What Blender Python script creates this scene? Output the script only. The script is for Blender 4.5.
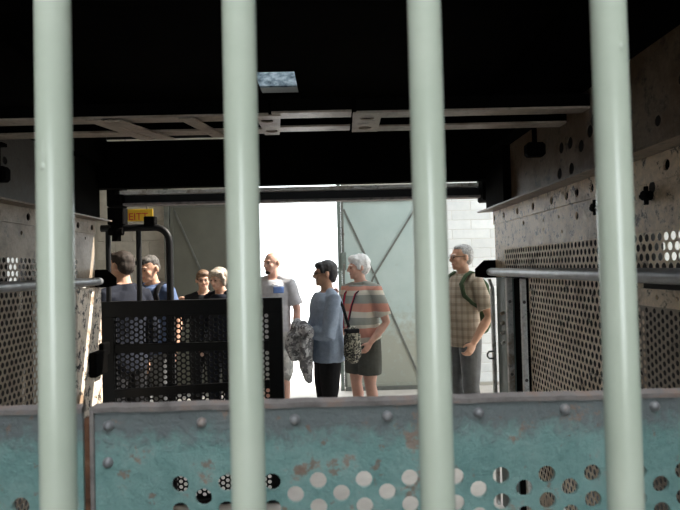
import bpy, bmesh, math, random
from mathutils import Vector, Matrix, noise

for o in list(bpy.data.objects):
    bpy.data.objects.remove(o)
random.seed(7)
scene = bpy.context.scene
COL = scene.collection
R = math.radians
PI = math.pi

# ------------------------------------------------------------------ camera
F = 560.0
EYE = 1.58
cam_d = bpy.data.cameras.new('camera')
cam_d.sensor_width = 36.0
cam_d.lens = F / 680.0 * 36.0
cam_d.clip_start = 0.02
cam_d.clip_end = 200
cam_d.dof.use_dof = True
cam_d.dof.focus_distance = 4.2
cam_d.dof.aperture_fstop = 9.0
cam = bpy.data.objects.new('camera', cam_d)
COL.objects.link(cam)
cam.matrix_world = (Matrix.Translation((0, 0, EYE)) @ Matrix.Rotation(R(-0.54), 4, 'Z')
                    @ Matrix.Rotation(R(90 + 1.32), 4, 'X') @ Matrix.Rotation(R(-1.4), 4, 'Z'))
scene.camera = cam

# ------------------------------------------------------------------ light
world = bpy.data.worlds.new('world')
scene.world = world
world.use_nodes = True
bgn = world.node_tree.nodes['Background']
bgn.inputs['Color'].default_value = (0.90, 0.96, 1.0, 1)
bgn.inputs['Strength'].default_value = 3.0
sun_d = bpy.data.lights.new('sun', 'SUN')
sun_d.energy = 10.0
sun_d.angle = R(0.6)
sun_d.color = (1.0, 0.93, 0.82)
sun = bpy.data.objects.new('sun', sun_d)
COL.objects.link(sun)
SUN_DIR = Vector((-0.74, -0.22, -0.78)).normalized()       # the way the light travels
sun.rotation_euler = SUN_DIR.to_track_quat('-Z', 'Y').to_euler()

vs = scene.view_settings
vs.view_transform = 'Standard'
vs.look = 'None'
vs.gamma = 1.0
vs.use_curve_mapping = False
vs.exposure = 0.5

# ------------------------------------------------------------------ materials
def new_mat(name):
    m = bpy.data.materials.new(name)
    m.use_nodes = True
    nt = m.node_tree
    return m, nt, nt.nodes, nt.links, nt.nodes['Principled BSDF']

def ramp(nt, stops, interp='LINEAR'):
    r = nt.nodes.new('ShaderNodeValToRGB')
    r.color_ramp.interpolation = interp
    e = r.color_ramp.elements
    while len(e) < len(stops):
        e.new(0.5)
    for i, (p, c) in enumerate(stops):
        e[i].position = p
        e[i].color = (c[0], c[1], c[2], 1)
    return r

def coord(nt, space='POS'):
    if space == 'POS':
        return nt.nodes.new('ShaderNodeNewGeometry').outputs['Position']
    return nt.nodes.new('ShaderNodeTexCoord').outputs['Object']

def noise_node(nt, co, scale, detail=5, rough=0.6):
    n = nt.nodes.new('ShaderNodeTexNoise')
    n.inputs['Scale'].default_value = scale
    n.inputs['Detail'].default_value = detail
    n.inputs['Roughness'].default_value = rough
    nt.links.new(co, n.inputs['Vector'])
    return n.outputs['Fac']

def bump(nt, fac, bsdf, strength, dist):
    b = nt.nodes.new('ShaderNodeBump')
    b.inputs['Strength'].default_value = strength
    b.inputs['Distance'].default_value = dist
    nt.links.new(fac, b.inputs['Height'])
    nt.links.new(b.outputs['Normal'], bsdf.inputs['Normal'])

def mix(nt, fac, a, b, mode='MIX'):
    m = nt.nodes.new('ShaderNodeMix')
    m.data_type = 'RGBA'
    m.blend_type = mode
    for s, v in ((m.inputs[0], fac), (m.inputs[6], a), (m.inputs[7], b)):
        if isinstance(v, (int, float)):
            s.default_value = v
        elif isinstance(v, tuple):
            s.default_value = (v[0], v[1], v[2], 1)
        else:
            nt.links.new(v, s)
    return m.outputs[2]

def flat(name, stops, scale=8, rough=0.6, metal=0.0, bmp=0.15, dist=0.003, space='POS', bscale=None, detail=5, spec=0.5, vary=False):
    """noise coloured paint / metal / cloth"""
    m, nt, N, L, b = new_mat(name)
    co = coord(nt, space)
    f = noise_node(nt, co, scale, detail)
    r = ramp(nt, stops)
    L.new(f, r.inputs[0])
    c = r.outputs[0]
    if vary:
        oi = N.new('ShaderNodeObjectInfo')
        rr = ramp(nt, [(0, (.82, .82, .82)), (1, (1.0, 1.0, 1.0))])
        L.new(oi.outputs['Random'], rr.inputs[0])
        c = mix(nt, 1.0, c, rr.outputs[0], 'MULTIPLY')
    L.new(c, b.inputs['Base Color'])
    b.inputs['Roughness'].default_value = rough
    b.inputs['Metallic'].default_value = metal
    b.inputs['Specular IOR Level'].default_value = spec
    if bmp:
        f2 = noise_node(nt, co, bscale or scale * 4, 4)
        bump(nt, f2, b, bmp, dist)
    return m

def worn(name, paint, stain, grime, rough=0.5, p=(0.5, 0.62), g=(0.42, 0.30), s1=5.0, s2=14.0, bmp=0.3):
    """old painted steel: paint, rust stains, dark grime and pitted relief"""
    m, nt, N, L, b = new_mat(name)
    co = coord(nt)
    f1 = noise_node(nt, co, s1, 8, 0.7)
    f2 = noise_node(nt, co, s2, 8, 0.75)
    f3 = noise_node(nt, co, 55.0, 4, 0.7)
    r1 = ramp(nt, [(p[0], (0, 0, 0)), (p[1], (1, 1, 1))])
    L.new(f1, r1.inputs[0])
    r2 = ramp(nt, [(g[1], (1, 1, 1)), (g[0], (0, 0, 0))])
    L.new(f2, r2.inputs[0])
    pc = ramp(nt, [(0.3, tuple(x * 0.78 for x in paint)), (0.7, tuple(min(1, x * 1.15) for x in paint))])
    L.new(f3, pc.inputs[0])
    c = mix(nt, r1.outputs[0], pc.outputs[0], stain)
    c = mix(nt, r2.outputs[0], c, grime)
    L.new(c, b.inputs['Base Color'])
    b.inputs['Roughness'].default_value = rough
    bump(nt, f3, b, bmp, 0.004)
    return m

M = {}
M['bar_green'] = flat('bar_green_paint', [(.35, (.61, .68, .555)), (.65, (.68, .74, .615))], 9, .22, 0, .06, .002, spec=1.0)
M['black'] = flat('black_and_unlit_steel', [(.3, (.0015, .0015, .0015)), (.7, (.004, .0035, .003))], 6, .8, 0, .2, .004, spec=.03)  # black parts, and the cage ceiling's lack of light kept as near-black colour
M['gate_black'] = flat('black_gate_paint', [(.3, (.004, .004, .0045)), (.7, (.009, .009, .0095))], 9, .5, 0, .12, .002, spec=.2)
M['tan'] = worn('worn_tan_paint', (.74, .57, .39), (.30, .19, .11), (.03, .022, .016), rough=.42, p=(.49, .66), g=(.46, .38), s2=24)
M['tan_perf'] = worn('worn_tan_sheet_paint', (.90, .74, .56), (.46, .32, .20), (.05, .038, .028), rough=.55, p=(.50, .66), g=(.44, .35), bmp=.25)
M['tan_left'] = worn('worn_dimmed_paint', (.29, .23, .17), (.13, .09, .06), (.018, .015, .013), rough=.38, p=(.48, .66), g=(.42, .30))  # darker copy of the tan; the left side's weaker light is painted in
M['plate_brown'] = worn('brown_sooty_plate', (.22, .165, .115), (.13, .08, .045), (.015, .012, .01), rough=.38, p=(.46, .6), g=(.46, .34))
M['plate_shaded'] = worn('shaded_brown_plate', (.055, .048, .042), (.04, .03, .022), (.010, .009, .008), rough=.5)  # brown plate paint darkened to carry the shade on the left
M['post'] = worn('flaking_post_paint', (.76, .66, .55), (.30, .21, .14), (.02, .016, .014), p=(.52, .6), g=(.47, .42), s2=18)
M['flange'] = worn('brown_flange_paint', (.46, .38, .30), (.26, .19, .14), (.05, .04, .03), rough=.35)
M['rail_steel'] = flat('handrail_steel', [(.3, (.26, .27, .28)), (.7, (.42, .43, .45))], 14, .36, .55, .2, .002)
M['strip'] = worn('pale_strip_steel', (.74, .72, .68), (.32, .25, .18), (.05, .05, .05))
M['greenish'] = flat('green_grey_steel', [(.3, (.10, .13, .12)), (.7, (.18, .22, .20))], 12, .5)
M['rust'] = flat('dark_rust', [(.3, (.06, .025, .012)), (.6, (.16, .07, .035)), (.8, (.26, .16, .10))], 30, .8, 0, .6, .005)
M['rim'] = flat('rusty_rim', [(.3, (.13, .11, .105)), (.55, (.27, .24, .23)), (.75, (.34, .22, .17))], 22, .65, 0, .5, .004)
M['shaft'] = flat('dark_shaft_wall', [(.3, (.012, .010, .009)), (.7, (.025, .022, .019))], 3, .9)
M['floor'] = flat('hall_floor_concrete', [(.3, (.52, .48, .44)), (.7, (.64, .60, .55))], 5, .8, 0, .15)
M['cage_floor'] = flat('cage_floor_steel', [(.3, (.05, .045, .04)), (.7, (.11, .09, .07))], 9, .7)
M['ground'] = flat('outside_concrete', [(.3, (.66, .66, .65)), (.7, (.76, .76, .75))], 3, .9)
M['plaster'] = flat('hall_plaster', [(.3, (.42, .41, .37)), (.7, (.55, .53, .48))], 3, .9, 0, .2)
M['mortar'] = flat('mortar', [(.3, (.56, .57, .56)), (.7, (.66, .67, .66))], 20, .9)
M['brick_white'] = flat('white_painted_brick', [(.3, (.72, .76, .78)), (.7, (.80, .83, .84))], 12, .8, 0, .25, .004, vary=True)
M['brick_grey'] = flat('grey_painted_brick', [(.3, (.46, .44, .39)), (.7, (.58, .55, .49))], 12, .8, 0, .25, .004, vary=True)
M['roofing'] = flat('roofing', [(.3, (.2, .19, .18)), (.7, (.28, .27, .25))], 3, .9)
M['concrete_ceiling'] = flat('landing_ceiling', [(.3, (.08, .08, .075)), (.7, (.12, .12, .11))], 3, .9)
M['dark_edge'] = flat('door_dark_edge', [(.3, (.10, .11, .10)), (.7, (.17, .18, .165))], 12, .6)
M['yellow'] = flat('sign_yellow', [(.3, (.72, .46, .02)), (.7, (.86, .56, .03))], 20, .5)
M['red'] = flat('sign_red', [(.3, (.55, .03, .02)), (.7, (.65, .05, .03))], 20, .5)
M['bolt'] = flat('bolt_steel', [(.3, (.08, .07, .065)), (.7, (.2, .18, .16))], 40, .5, .4)
M['rivet'] = flat('worn_rivet', [(.3, (.20, .20, .21)), (.55, (.33, .33, .34)), (.75, (.36, .28, .24))], 60, .35, .2, .2, .002)
M['sky_blue_patch'] = flat('painted_sky_plate', [(.36, (.10, .15, .19)), (.5, (.30, .40, .47)), (.64, (.60, .70, .76))], 22, .8)  # bluish blotches painted for sky light seen through the roof hole

def teal_mat():
    m, nt, N, L, b = new_mat('weathered_teal_paint')
    co = coord(nt)
    f1 = noise_node(nt, co, 14, 9, .75)
    f2 = noise_node(nt, co, 48, 8, .75)
    f3 = noise_node(nt, co, 80, 4, .6)
    base = ramp(nt, [(.3, (.16, .32, .305)), (.5, (.25, .44, .415)), (.72, (.38, .54, .51))])
    L.new(f1, base.inputs[0])
    # chalky rubbed band along the top edge of the sheet (bare primer and rust)
    sep = N.new('ShaderNodeSeparateXYZ'); L.new(co, sep.inputs[0])
    mr = N.new('ShaderNodeMapRange')
    L.new(sep.outputs['Z'], mr.inputs[0])
    mr.inputs[1].default_value = 1.31; mr.inputs[2].default_value = 1.40
    mr.inputs[3].default_value = 0.0; mr.inputs[4].default_value = 0.85
    ad = N.new('ShaderNodeMath'); ad.operation = 'ADD'
    L.new(mr.outputs[0], ad.inputs[0]); L.new(f2, ad.inputs[1])
    rw = ramp(nt, [(.66, (0, 0, 0)), (.98, (.8, .8, .8))]); L.new(ad.outputs[0], rw.inputs[0])
    c = mix(nt, rw.outputs[0], base.outputs[0], (.20, .19, .20))
    rr = ramp(nt, [(.585, (0, 0, 0)), (.64, (.85, .85, .85))]); L.new(f1, rr.inputs[0])
    c = mix(nt, rr.outputs[0], c, (.38, .25, .19))
    f4 = noise_node(nt, co, 33, 5, .6)
    r4 = ramp(nt, [(.63, (0, 0, 0)), (.68, (.8, .8, .8))]); L.new(f4, r4.inputs[0])
    c = mix(nt, r4.outputs[0], c, (.30, .19, .14))
    rl = ramp(nt, [(.26, (.8, .8, .8)), (.33, (0, 0, 0))]); L.new(f2, rl.inputs[0])
    c = mix(nt, rl.outputs[0], c, (.42, .55, .53))
    L.new(c, b.inputs['Base Color'])
    b.inputs['Roughness'].default_value = .36
    bump(nt, f2, b, .9, .008)
    return m
M['teal'] = teal_mat()

def door_mat(name, a, b_, low):
    m, nt, N, L, b = new_mat(name)
    co = coord(nt)
    f1 = noise_node(nt, co, 2.5, 6)
    f2 = noise_node(nt, co, 14, 6, .7)
    base = ramp(nt, [(.3, a), (.7, b_)]); L.new(f1, base.inputs[0])
    sep = N.new('ShaderNodeSeparateXYZ'); L.new(co, sep.inputs[0])
    mr = N.new('ShaderNodeMapRange'); L.new(sep.outputs['Z'], mr.inputs[0])
    mr.inputs[1].default_value = 1.2; mr.inputs[2].default_value = .55
    mr.inputs[3].default_value = 0; mr.inputs[4].default_value = .5
    ad = N.new('ShaderNodeMath'); ad.operation = 'ADD'; L.new(mr.outputs[0], ad.inputs[0]); L.new(f2, ad.inputs[1])
    rw = ramp(nt, [(.62, (0, 0, 0)), (.95, (.8, .8, .8))]); L.new(ad.outputs[0], rw.inputs[0])
    c = mix(nt, rw.outputs[0], base.outputs[0], low)
    L.new(c, b.inputs['Base Color'])
    b.inputs['Roughness'].default_value = .55
    bump(nt, f1, b, .2, .01)
    return m
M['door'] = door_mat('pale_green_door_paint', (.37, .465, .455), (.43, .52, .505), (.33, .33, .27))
M['door_left'] = door_mat('olive_grey_shaded_door', (.11, .115, .095), (.15, .155, .13), (.11, .11, .085))  # olive grey leaf, its shadow put into a darker paint

# ------------------------------------------------------------------ mesh helpers
def tag(o, label=None, cat=None, group=None, kind=None):
    if label: o['label'] = label
    if cat: o['category'] = cat
    if group: o['group'] = group
    if kind: o['kind'] = kind
    return o

def empty(name, loc, rz=0.0):
    o = bpy.data.objects.new(name, None)
    o.empty_display_size = 0.1
    COL.objects.link(o)
    o.location = loc
    o.rotation_euler = (0, 0, rz)
    return o

def attach(o, parent):
    o.parent = parent
    chain = Matrix.Identity(4)
    p = parent
    while p is not None:
        loc = Matrix.LocRotScale(p.location, p.rotation_euler, p.scale)
        chain = (p.matrix_parent_inverse @ loc) @ chain if p.parent else loc @ chain
        p = p.parent
    o.matrix_parent_inverse = chain.inverted()

def obj(name, me, mat, parent=None, smooth=False, local=False):
    """link a mesh (built in world space) with its origin moved to its own middle"""
    if mat is not None:
        me.materials.clear()
        me.materials.append(M[mat] if isinstance(mat, str) else mat)
    o = bpy.data.objects.new(name, me)
    COL.objects.link(o)
    if not local and len(me.vertices):
        xs = [v.co for v in me.vertices]
        lo = Vector((min(v.x for v in xs), min(v.y for v in xs), min(v.z for v in xs)))
        hi = Vector((max(v.x for v in xs), max(v.y for v in xs), max(v.z for v in xs)))
        c = (lo + hi) / 2
        c.z = lo.z
        me.transform(Matrix.Translation(-c))
        o.location = c
    if parent is not None:
        if local:
            o.parent = parent
        else:
            attach(o, parent)
    for p in me.polygons:
        p.use_smooth = smooth
    return o

def share(o, parent, loc, name=None):
    c = o.copy()
    COL.objects.link(c)
    c.location = loc
    if parent is not None:
        c.parent = parent
    return c

class MB:
    def __init__(s):
        s.bm = bmesh.new()
    def box(s, a, b, bevel=0.0, mat=None):
        a = Vector(a); b = Vector(b)
        ret = bmesh.ops.create_cube(s.bm, size=1.0)
        vs_ = ret['verts']
        d = b - a; c = (a + b) / 2
        for v in vs_:
            v.co = Vector((v.co.x * d.x, v.co.y * d.y, v.co.z * d.z)) + c
            if mat is not None:
                v.co = mat @ v.co
        if bevel:
            es = list({e for v in vs_ for e in v.link_edges})
            bmesh.ops.bevel(s.bm, geom=es, offset=bevel, segments=1, affect='EDGES', profile=.5)
        return s
    def prism(s, pts, d):
        """polygon of 3-D points pushed along vector d"""
        d = Vector(d)
        a = [s.bm.verts.new(Vector(p)) for p in pts]
        b = [s.bm.verts.new(Vector(p) + d) for p in pts]
        n = len(pts)
        s.bm.faces.new(a[::-1]); s.bm.faces.new(b)
        for i in range(n):
            s.bm.faces.new((a[i], a[(i + 1) % n], b[(i + 1) % n], b[i]))
        return s
    def tube(s, pts, r, n=14, cap=True, ratio=1.0, side=None, dome=False):
        """tube through points; r a number or list; ratio flattens it across `side`"""
        pts = [Vector(p) for p in pts]
        rs = list(r) if isinstance(r, (list, tuple)) else [r] * len(pts)
        rt = list(ratio) if isinstance(ratio, (list, tuple)) else [ratio] * len(pts)
        if dome:
            d0 = (pts[0] - pts[1]).normalized(); d1 = (pts[-1] - pts[-2]).normalized()
            P = []; Q = []; T = []
            for k in (80, 50, 25):
                P.append(pts[0] + d0 * rs[0] * min(rt[0], 1) * math.sin(R(k))); Q.append(rs[0] * math.cos(R(k))); T.append(rt[0])
            P += pts; Q += rs; T += rt
            for k in (25, 50, 80):
                P.append(pts[-1] + d1 * rs[-1] * min(rt[-1], 1) * math.sin(R(k))); Q.append(rs[-1] * math.cos(R(k))); T.append(rt[-1])
            pts, rs, rt = P, Q, T
        rings = []
        u = None
        for i, p in enumerate(pts):
            t = (pts[min(i + 1, len(pts) - 1)] - pts[max(i - 1, 0)]).normalized()
            if u is None:
                h = Vector(side) if side is not None else (Vector((1, 0, 0)) if abs(t.x) < .8 else Vector((0, 1, 0)))
            else:
                h = u
            u = (h - t * h.dot(t)).normalized()
            w = t.cross(u)
            rings.append([s.bm.verts.new(p + (u * math.cos(2 * PI * k / n) + w * math.sin(2 * PI * k / n) * rt[i]) * rs[i]) for k in range(n)])
        for a, b in zip(rings, rings[1:]):
            for k in range(n):
                s.bm.faces.new((a[k], a[(k + 1) % n], b[(k + 1) % n], b[k]))
        if cap:
            s.bm.faces.new(rings[0][::-1]); s.bm.faces.new(rings[-1])
        return s
    def ell(s, c, r, mat=None, seg=16, ring=10):
        ret = bmesh.ops.create_uvsphere(s.bm, u_segments=seg, v_segments=ring, radius=1.0)
        c = Vector(c)
        for v in ret['verts']:
            p = Vector((v.co.x * r[0], v.co.y * r[1], v.co.z * r[2]))
            if mat is not None:
                p = mat @ p
            v.co = p + c
        return s
    def plate(s, o, ax, ay, outline, holes, d, n=12):
        """flat plate: outline and round holes in the plane (o, ax, ay), thickness vector d"""
        o = Vector(o); ax = Vector(ax); ay = Vector(ay); d = Vector(d)
        bm = bmesh.new()
        loops = [outline] + [[(hx + hr * math.cos(2 * PI * k / n), hy + hr * math.sin(2 * PI * k / n)) for k in range(n)] for hx, hy, hr in holes]
        edges = []
        for lp in loops:
            v = [bm.verts.new((x, y, 0)) for x, y in lp]
            edges += [bm.edges.new((v[i], v[(i + 1) % len(v)])) for i in range(len(v))]
        bmesh.ops.triangle_fill(bm, edges=edges, use_beauty=True, use_dissolve=False, normal=(0, 0, 1))
        fs = [[v.index for v in f.verts] for f in bm.faces] if bm.verts.index_update() is None else []
        co = [v.co.copy() for v in bm.verts]
        bm.free()
        a = [s.bm.verts.new(o + ax * p.x + ay * p.y) for p in co]
        b = [s.bm.verts.new(o + ax * p.x + ay * p.y + d) for p in co]
        for f in fs:
            s.bm.faces.new([a[i] for i in f]); s.bm.faces.new([b[i] for i in f][::-1])
        k = 0
        for lp in loops:
            m = len(lp)
            for i in range(m):
                j = (i + 1) % m
                s.bm.faces.new((a[k + i], a[k + j], b[k + j], b[k + i]))
            k += m
        return s
    def mesh(s, name, recalc=True):
        if recalc:
            bmesh.ops.recalc_face_normals(s.bm, faces=s.bm.faces)
        me = bpy.data.meshes.new(name)
        s.bm.to_mesh(me)
        s.bm.free()
        return me
    def build(s, name, mat, parent=None, smooth=False, recalc=True):
        o = obj(name, s.mesh(name, recalc), mat, parent, smooth)
        if smooth:
            sharp(o)
        return o

def sharp(o, ang=35):
    me = o.data
    bm = bmesh.new(); bm.from_mesh(me)
    for e in bm.edges:
        e.smooth = not (len(e.link_faces) == 2 and e.calc_face_angle(0) > R(ang))
    bm.to_mesh(me); bm.free()

def perforated(name, mat, parent, o, ax, ay, w, h, p, rh, r, d, solid=None):
    """perforated sheet: rows run along ax, staggered by half a pitch; every hole is cut through"""
    o = Vector(o); ax = Vector(ax); ay = Vector(ay); d = Vector(d)
    V = []; Fc = []
    def pt(x, y, k):
        V.append(o + ax * x + ay * y + d * k); return len(V) - 1
    def quad(x0, y0, x1, y1):
        a = [pt(x, y, 0) for x, y in ((x0, y0), (x1, y0), (x1, y1), (x0, y1))]
        b = [pt(x, y, 1) for x, y in ((x0, y0), (x1, y0), (x1, y1), (x0, y1))]
        Fc.append(a); Fc.append(b[::-1])
    def cell(cx, cy):
        hx, hy = p / 2, rh / 2
        out = []
        for (sx, sy), (ex, ey) in (((1, -1), (1, 1)), ((1, 1), (-1, 1)), ((-1, 1), (-1, -1)), ((-1, -1), (1, -1))):
            for t in (0, 1 / 3, 2 / 3):
                out.append((hx * (sx + (ex - sx) * t), hy * (sy + (ey - sy) * t)))
        n = 12
        inn = [(r * math.cos(R(-45 + 30 * k)), r * math.sin(R(-45 + 30 * k))) for k in range(n)]
        A = [pt(cx + x, cy + y, 0) for x, y in out]; B = [pt(cx + x, cy + y, 0) for x, y in inn]
        C = [pt(cx + x, cy + y, 1) for x, y in out]; D = [pt(cx + x, cy + y, 1) for x, y in inn]
        for k in range(n):
            j = (k + 1) % n
            Fc.append((A[k], A[j], B[j], B[k])); Fc.append((C[j], C[k], D[k], D[j])); Fc.append((B[k], B[j], D[j], D[k]))
    nc = int(w / p); nr = int(h / rh)
    mx = (w - nc * p) / 2; my = (h - nr * rh) / 2
    if my > 1e-5:
        quad(0, 0, w, my); quad(0, h - my, w, h)
    if mx > 1e-5:
        quad(0, my, mx, h - my); quad(w - mx, my, w, h - my)
    for j in range(nr):
        y = my + (j + .5) * rh
        off = 0 if j % 2 == 0 else p / 2
        k = nc if j % 2 == 0 else nc - 1
        if off:
            quad(mx, y - rh / 2, mx + p / 2, y + rh / 2); quad(w - mx - p / 2, y - rh / 2, w - mx, y + rh / 2)
        for i in range(k):
            x = mx + off + (i + .5) * p
            if solid and solid(x, y):
                quad(x - p / 2, y - rh / 2, x + p / 2, y + rh / 2)
            else:
                cell(x, y)
    # outer edges of the sheet
    for (x0, y0), (x1, y1) in (((0, 0), (w, 0)), ((w, 0), (w, h)), ((w, h), (0, h)), ((0, h), (0, 0))):
        Fc.append((pt(x0, y0, 0), pt(x0, y0, 1), pt(x1, y1, 1), pt(x1, y1, 0)))
    me = bpy.data.meshes.new(name)
    me.from_pydata([tuple(v) for v in V], [], Fc)
    me.update()
    return obj(name, me, mat, parent)

def rivet_mesh(r, h):
    """domed rivet head looking along -Y"""
    m = MB()
    m.tube([(0, 0.002, 0), (0, 0, 0), (0, -h * .55, 0), (0, -h * .9, 0), (0, -h, 0)], [r * 1.02, r, r * .86, r * .5, r * .12], 12)
    return m.mesh('rivet')

# ================================================================== SETTING
HZ = 4.2                        # height of the hall ceiling
XL, XR = -1.53, 1.03            # inner faces of the cage sides
Y0, Y1 = 0.86, 3.58             # front and back of the cage
P_, RH, HR = 0.0365, 0.0318, 0.0136   # perforation pitch, row height, hole radius

# --- floors and ground
tag(MB().box((-5, 3.62, -.12), (5, 7.62, 0)).build('floor', 'floor'), 'pale concrete floor of the hall behind the cage', kind='structure')
tag(MB().box((-1.55, .62, -.06), (1.05, 3.60, .0)).build('floor_cage', 'cage_floor'), 'dark steel plate floor of the cage', kind='structure')
tag(MB().box((-9, -9, -.12), (2.9, .60, 0)).build('floor_landing', 'cage_floor'), 'concrete floor of the landing in front of the barred gate', kind='structure')
tag(MB().box((-30, 7.64, -.2), (30, 60, -.02)).build('ground', 'ground'), 'sunlit pale concrete yard beyond the open door', kind='structure')

# --- landing (camera side): roofed and walled left and right, with a skylight added to light the bars and a wide doorway to the rear
m = MB(); m.box((-3.6, -4.4, 3.6), (3.2, -2.3, 3.75)); m.box((-3.6, -2.3, 3.6), (-1.5, .55, 3.75)); m.box((1.5, -2.3, 3.6), (3.2, .55, 3.75)); m.box((-1.5, .25, 3.6), (1.5, .55, 3.75))
tag(m.build('ceiling_landing', 'concrete_ceiling'), 'dark landing ceiling with an added skylight opening', kind='structure')
m = MB(); m.box((2.9, -4.4, -.1), (3.1, .6, 3.6)); m.box((-3.6, -4.4, -.1), (-3.4, .6, 3.6))
m.box((-3.4, -4.4, -.1), (-1.3, -4.2, 3.6)); m.box((1.3, -4.4, -.1), (2.9, -4.2, 3.6)); m.box((-1.3, -4.4, 2.6), (1.3, -4.2, 3.6))
m.box((-3.4, .58, -.1), (-1.56, .66, 3.6)); m.box((1.06, .58, -.1), (2.9, .66, 3.6)); m.box((-1.56, .58, 2.66), (1.06, .66, 3.6))
tag(m.build('wall_landing', 'shaft'), 'dark walls around the landing', kind='structure')

# --- shaft walls either side of the cage; each has a slit open to daylight
def wall_with_slit(name, x0, x1, ya, yb, za, zb, label):
    m = MB()
    m.box((x0, .57, -.1), (x1, ya, 3.6)); m.box((x0, yb, -.1), (x1, 3.62 if x0 < 0 else 3.70, 3.6))
    m.box((x0, ya, -.1), (x1, yb, za)); m.box((x0, ya, zb), (x1, yb, 3.6))
    return tag(m.build(name, 'shaft'), label, kind='structure')
wall_with_slit('wall_shaft_left', -2.0, -1.95, 3.35, 3.55, 1.50, 1.70, 'dark shaft wall outside the left side of the cage')
wall_with_slit('wall_shaft_right', 1.45, 1.50, 2.15, 2.54, 1.57, 1.75, 'dark shaft wall outside the right side of the cage')
m = MB()
m.box((-2.25, .57, 3.45), (1.65, 2.9, 3.6)); m.box((-2.25, 2.9, 3.45), (-.75, 3.6, 3.6)); m.box((.2, 2.9, 3.45), (1.65, 3.6, 3.6))
tag(m.build('ceiling_shaft', 'shaft'), 'dark slab closing the shaft over the cage', kind='structure')

tag(MB().box((1.5, .7, 2.25), (3.4, 3.6, 2.35)).build('sun_shade_slab', 'roofing'), 'added slab keeping sun off the slit in the right shaft wall', kind='structure')  # unseen slab, added only to block sun at the slit
tag(MB().box((1.12, 3.64, -.1), (1.50, 3.72, HZ)).build('wall_shaft_end', 'shaft'), 'dark wall closing the shaft beside the folded gate', kind='structure')
# --- hall walls and roof with a skylight strip
m = MB()
m.box((-5, 3.6, HZ), (.35, 7.6, HZ + .15)); m.box((2.25, 3.6, HZ), (5, 7.6, HZ + .15))
m.box((.35, 3.6, HZ), (2.25, 3.75, HZ + .15)); m.box((.35, 7.2, HZ), (2.25, 7.6, HZ + .15))
tag(m.build('ceiling', 'roofing'), 'hall ceiling with a long open skylight', kind='structure')
tag(MB().box((-5.2, 3.6, -.1), (-5.0, 7.6, HZ)).build('wall_left', 'plaster'), 'grey plaster wall closing the hall on the sign side', kind='structure')
m = MB(); m.box((5.0, 3.6, -.1), (5.2, 4.0, HZ)); m.box((5.0, 7.3, -.1), (5.2, 7.6, HZ)); m.box((5.0, 4.0, 3.5), (5.2, 7.3, HZ))  # wide unseen opening added to let sky light into the hall
tag(m.build('wall_right', 'plaster'), 'grey hall wall with a wide opening added for side light on the brick side', kind='structure')
tag(MB().box((5.0, -2, -.2), (30, 7.63, -.03)).build('ground_side', 'ground'), 'sunlit pale concrete yard beside the hall', kind='structure')
m = MB()
m.box((-5, 3.62, -.1), (-1.64, 3.7, HZ)); m.box((1.50, 3.70, -.1), (5, 3.78, HZ)); m.box((-1.64, 3.67, 2.66), (1.13, 3.72, HZ))
tag(m.build('wall_front', 'plaster'), 'hall wall either side of the shaft opening', kind='structure')

YB = 7.30                        # hall back wall
m = MB()
m.box((-5, YB + .05, -.1), (-1.02, YB + .25, HZ)); m.box((.10, YB + .05, -.1), (5, YB + .25, HZ)); m.box((-1.02, YB + .05, 2.75), (.10, YB + .25, HZ))
wall_back = tag(m.build('wall_back', 'plaster'), 'back wall of the hall with painted blocks around the door opening', kind='structure')

def blocks(x0, x1, z0, z1, bw, bh, mat, first):
    g = .008
    protos = {}
    j = 0
    z = z0
    while z < z1 - .02:
        x = x0 - (bw / 2 if j % 2 else 0)
        while x < x1 - .02:
            a = max(x, x0); b = min(x + bw, x1)
            if b - a > .03:
                w = round(b - a, 3)
                if w not in protos:
                    protos[w] = MB().box((-w / 2 + g / 2, -.004, 0), (w / 2 - g / 2, .012, bh - g), .004).mesh('brick')
                    protos[w].materials.append(M[mat])
                o = bpy.data.objects.new('brick', protos[w])
                COL.objects.link(o)
                o.location = ((a + b) / 2, YB + .045 - random.uniform(0, .0015), z)
                attach(o, wall_back)
            x += bw
        z += bh
        j += 1
MB().box((1.29, YB + .044, .04), (2.36, YB + .052, 2.76)).build('mortar_bed', 'mortar', wall_back)
blocks(1.30, 2.35, .05, 2.75, .50, .125, 'brick_white', 0)
blocks(-3.10, -2.20, 1.0, 2.75, .45, .25, 'brick_grey', 0)

# --- sliding door leaves of the hall
def leaf(name, x0, x1, z0, z1, mat, label, diag, lock):
    y = YB - .03
    t = MB().box((x0, y, z0), (x1, y + .045, z1), .004)
    root = tag(t.build(name, mat), label, kind='structure')
    e = .035
    f = MB(); f.box((x0, y - .018, z0), (x0 + e, y, z1)); f.build('edge_bar', 'dark_edge' if lock else mat, root)
    f = MB(); f.box((x1 - e, y - .018, z0), (x1, y, z1)); f.build('edge_bar', mat, root)
    f = MB(); f.box((x0 + e, y - .018, z1 - e), (x1 - e, y, z1)); f.build('edge_bar', 'dark_edge', root)
    f = MB(); f.box((x0 + e, y - .018, z0), (x1 - e, y, z0 + e)); f.build('edge_bar', mat, root)
    for (ax, az), (bx, bz) in diag:
        v = Vector((bx - ax, 0, bz - az)); L_ = v.length
        mt = Matrix.Translation((ax, y - .006, az)) @ Matrix.Rotation(-math.atan2(v.z, v.x), 4, 'Y')
        MB().box((0, -.006, -.012), (L_, .006, .012), 0, mt).build('diagonal_brace', 'dark_edge', root)
    return root
leaf_r = leaf('door_1', .09, 1.27, .045, 2.47, 'door', 'pale green steel door leaf with crossed diagonal braces',
              [((.13, 2.34), (.50, 1.50)), ((1.12, 2.42), (.51, 1.48)), ((.51, 1.48), (1.06, .14)), ((.50, 1.46), (.14, .6))], True)
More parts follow.
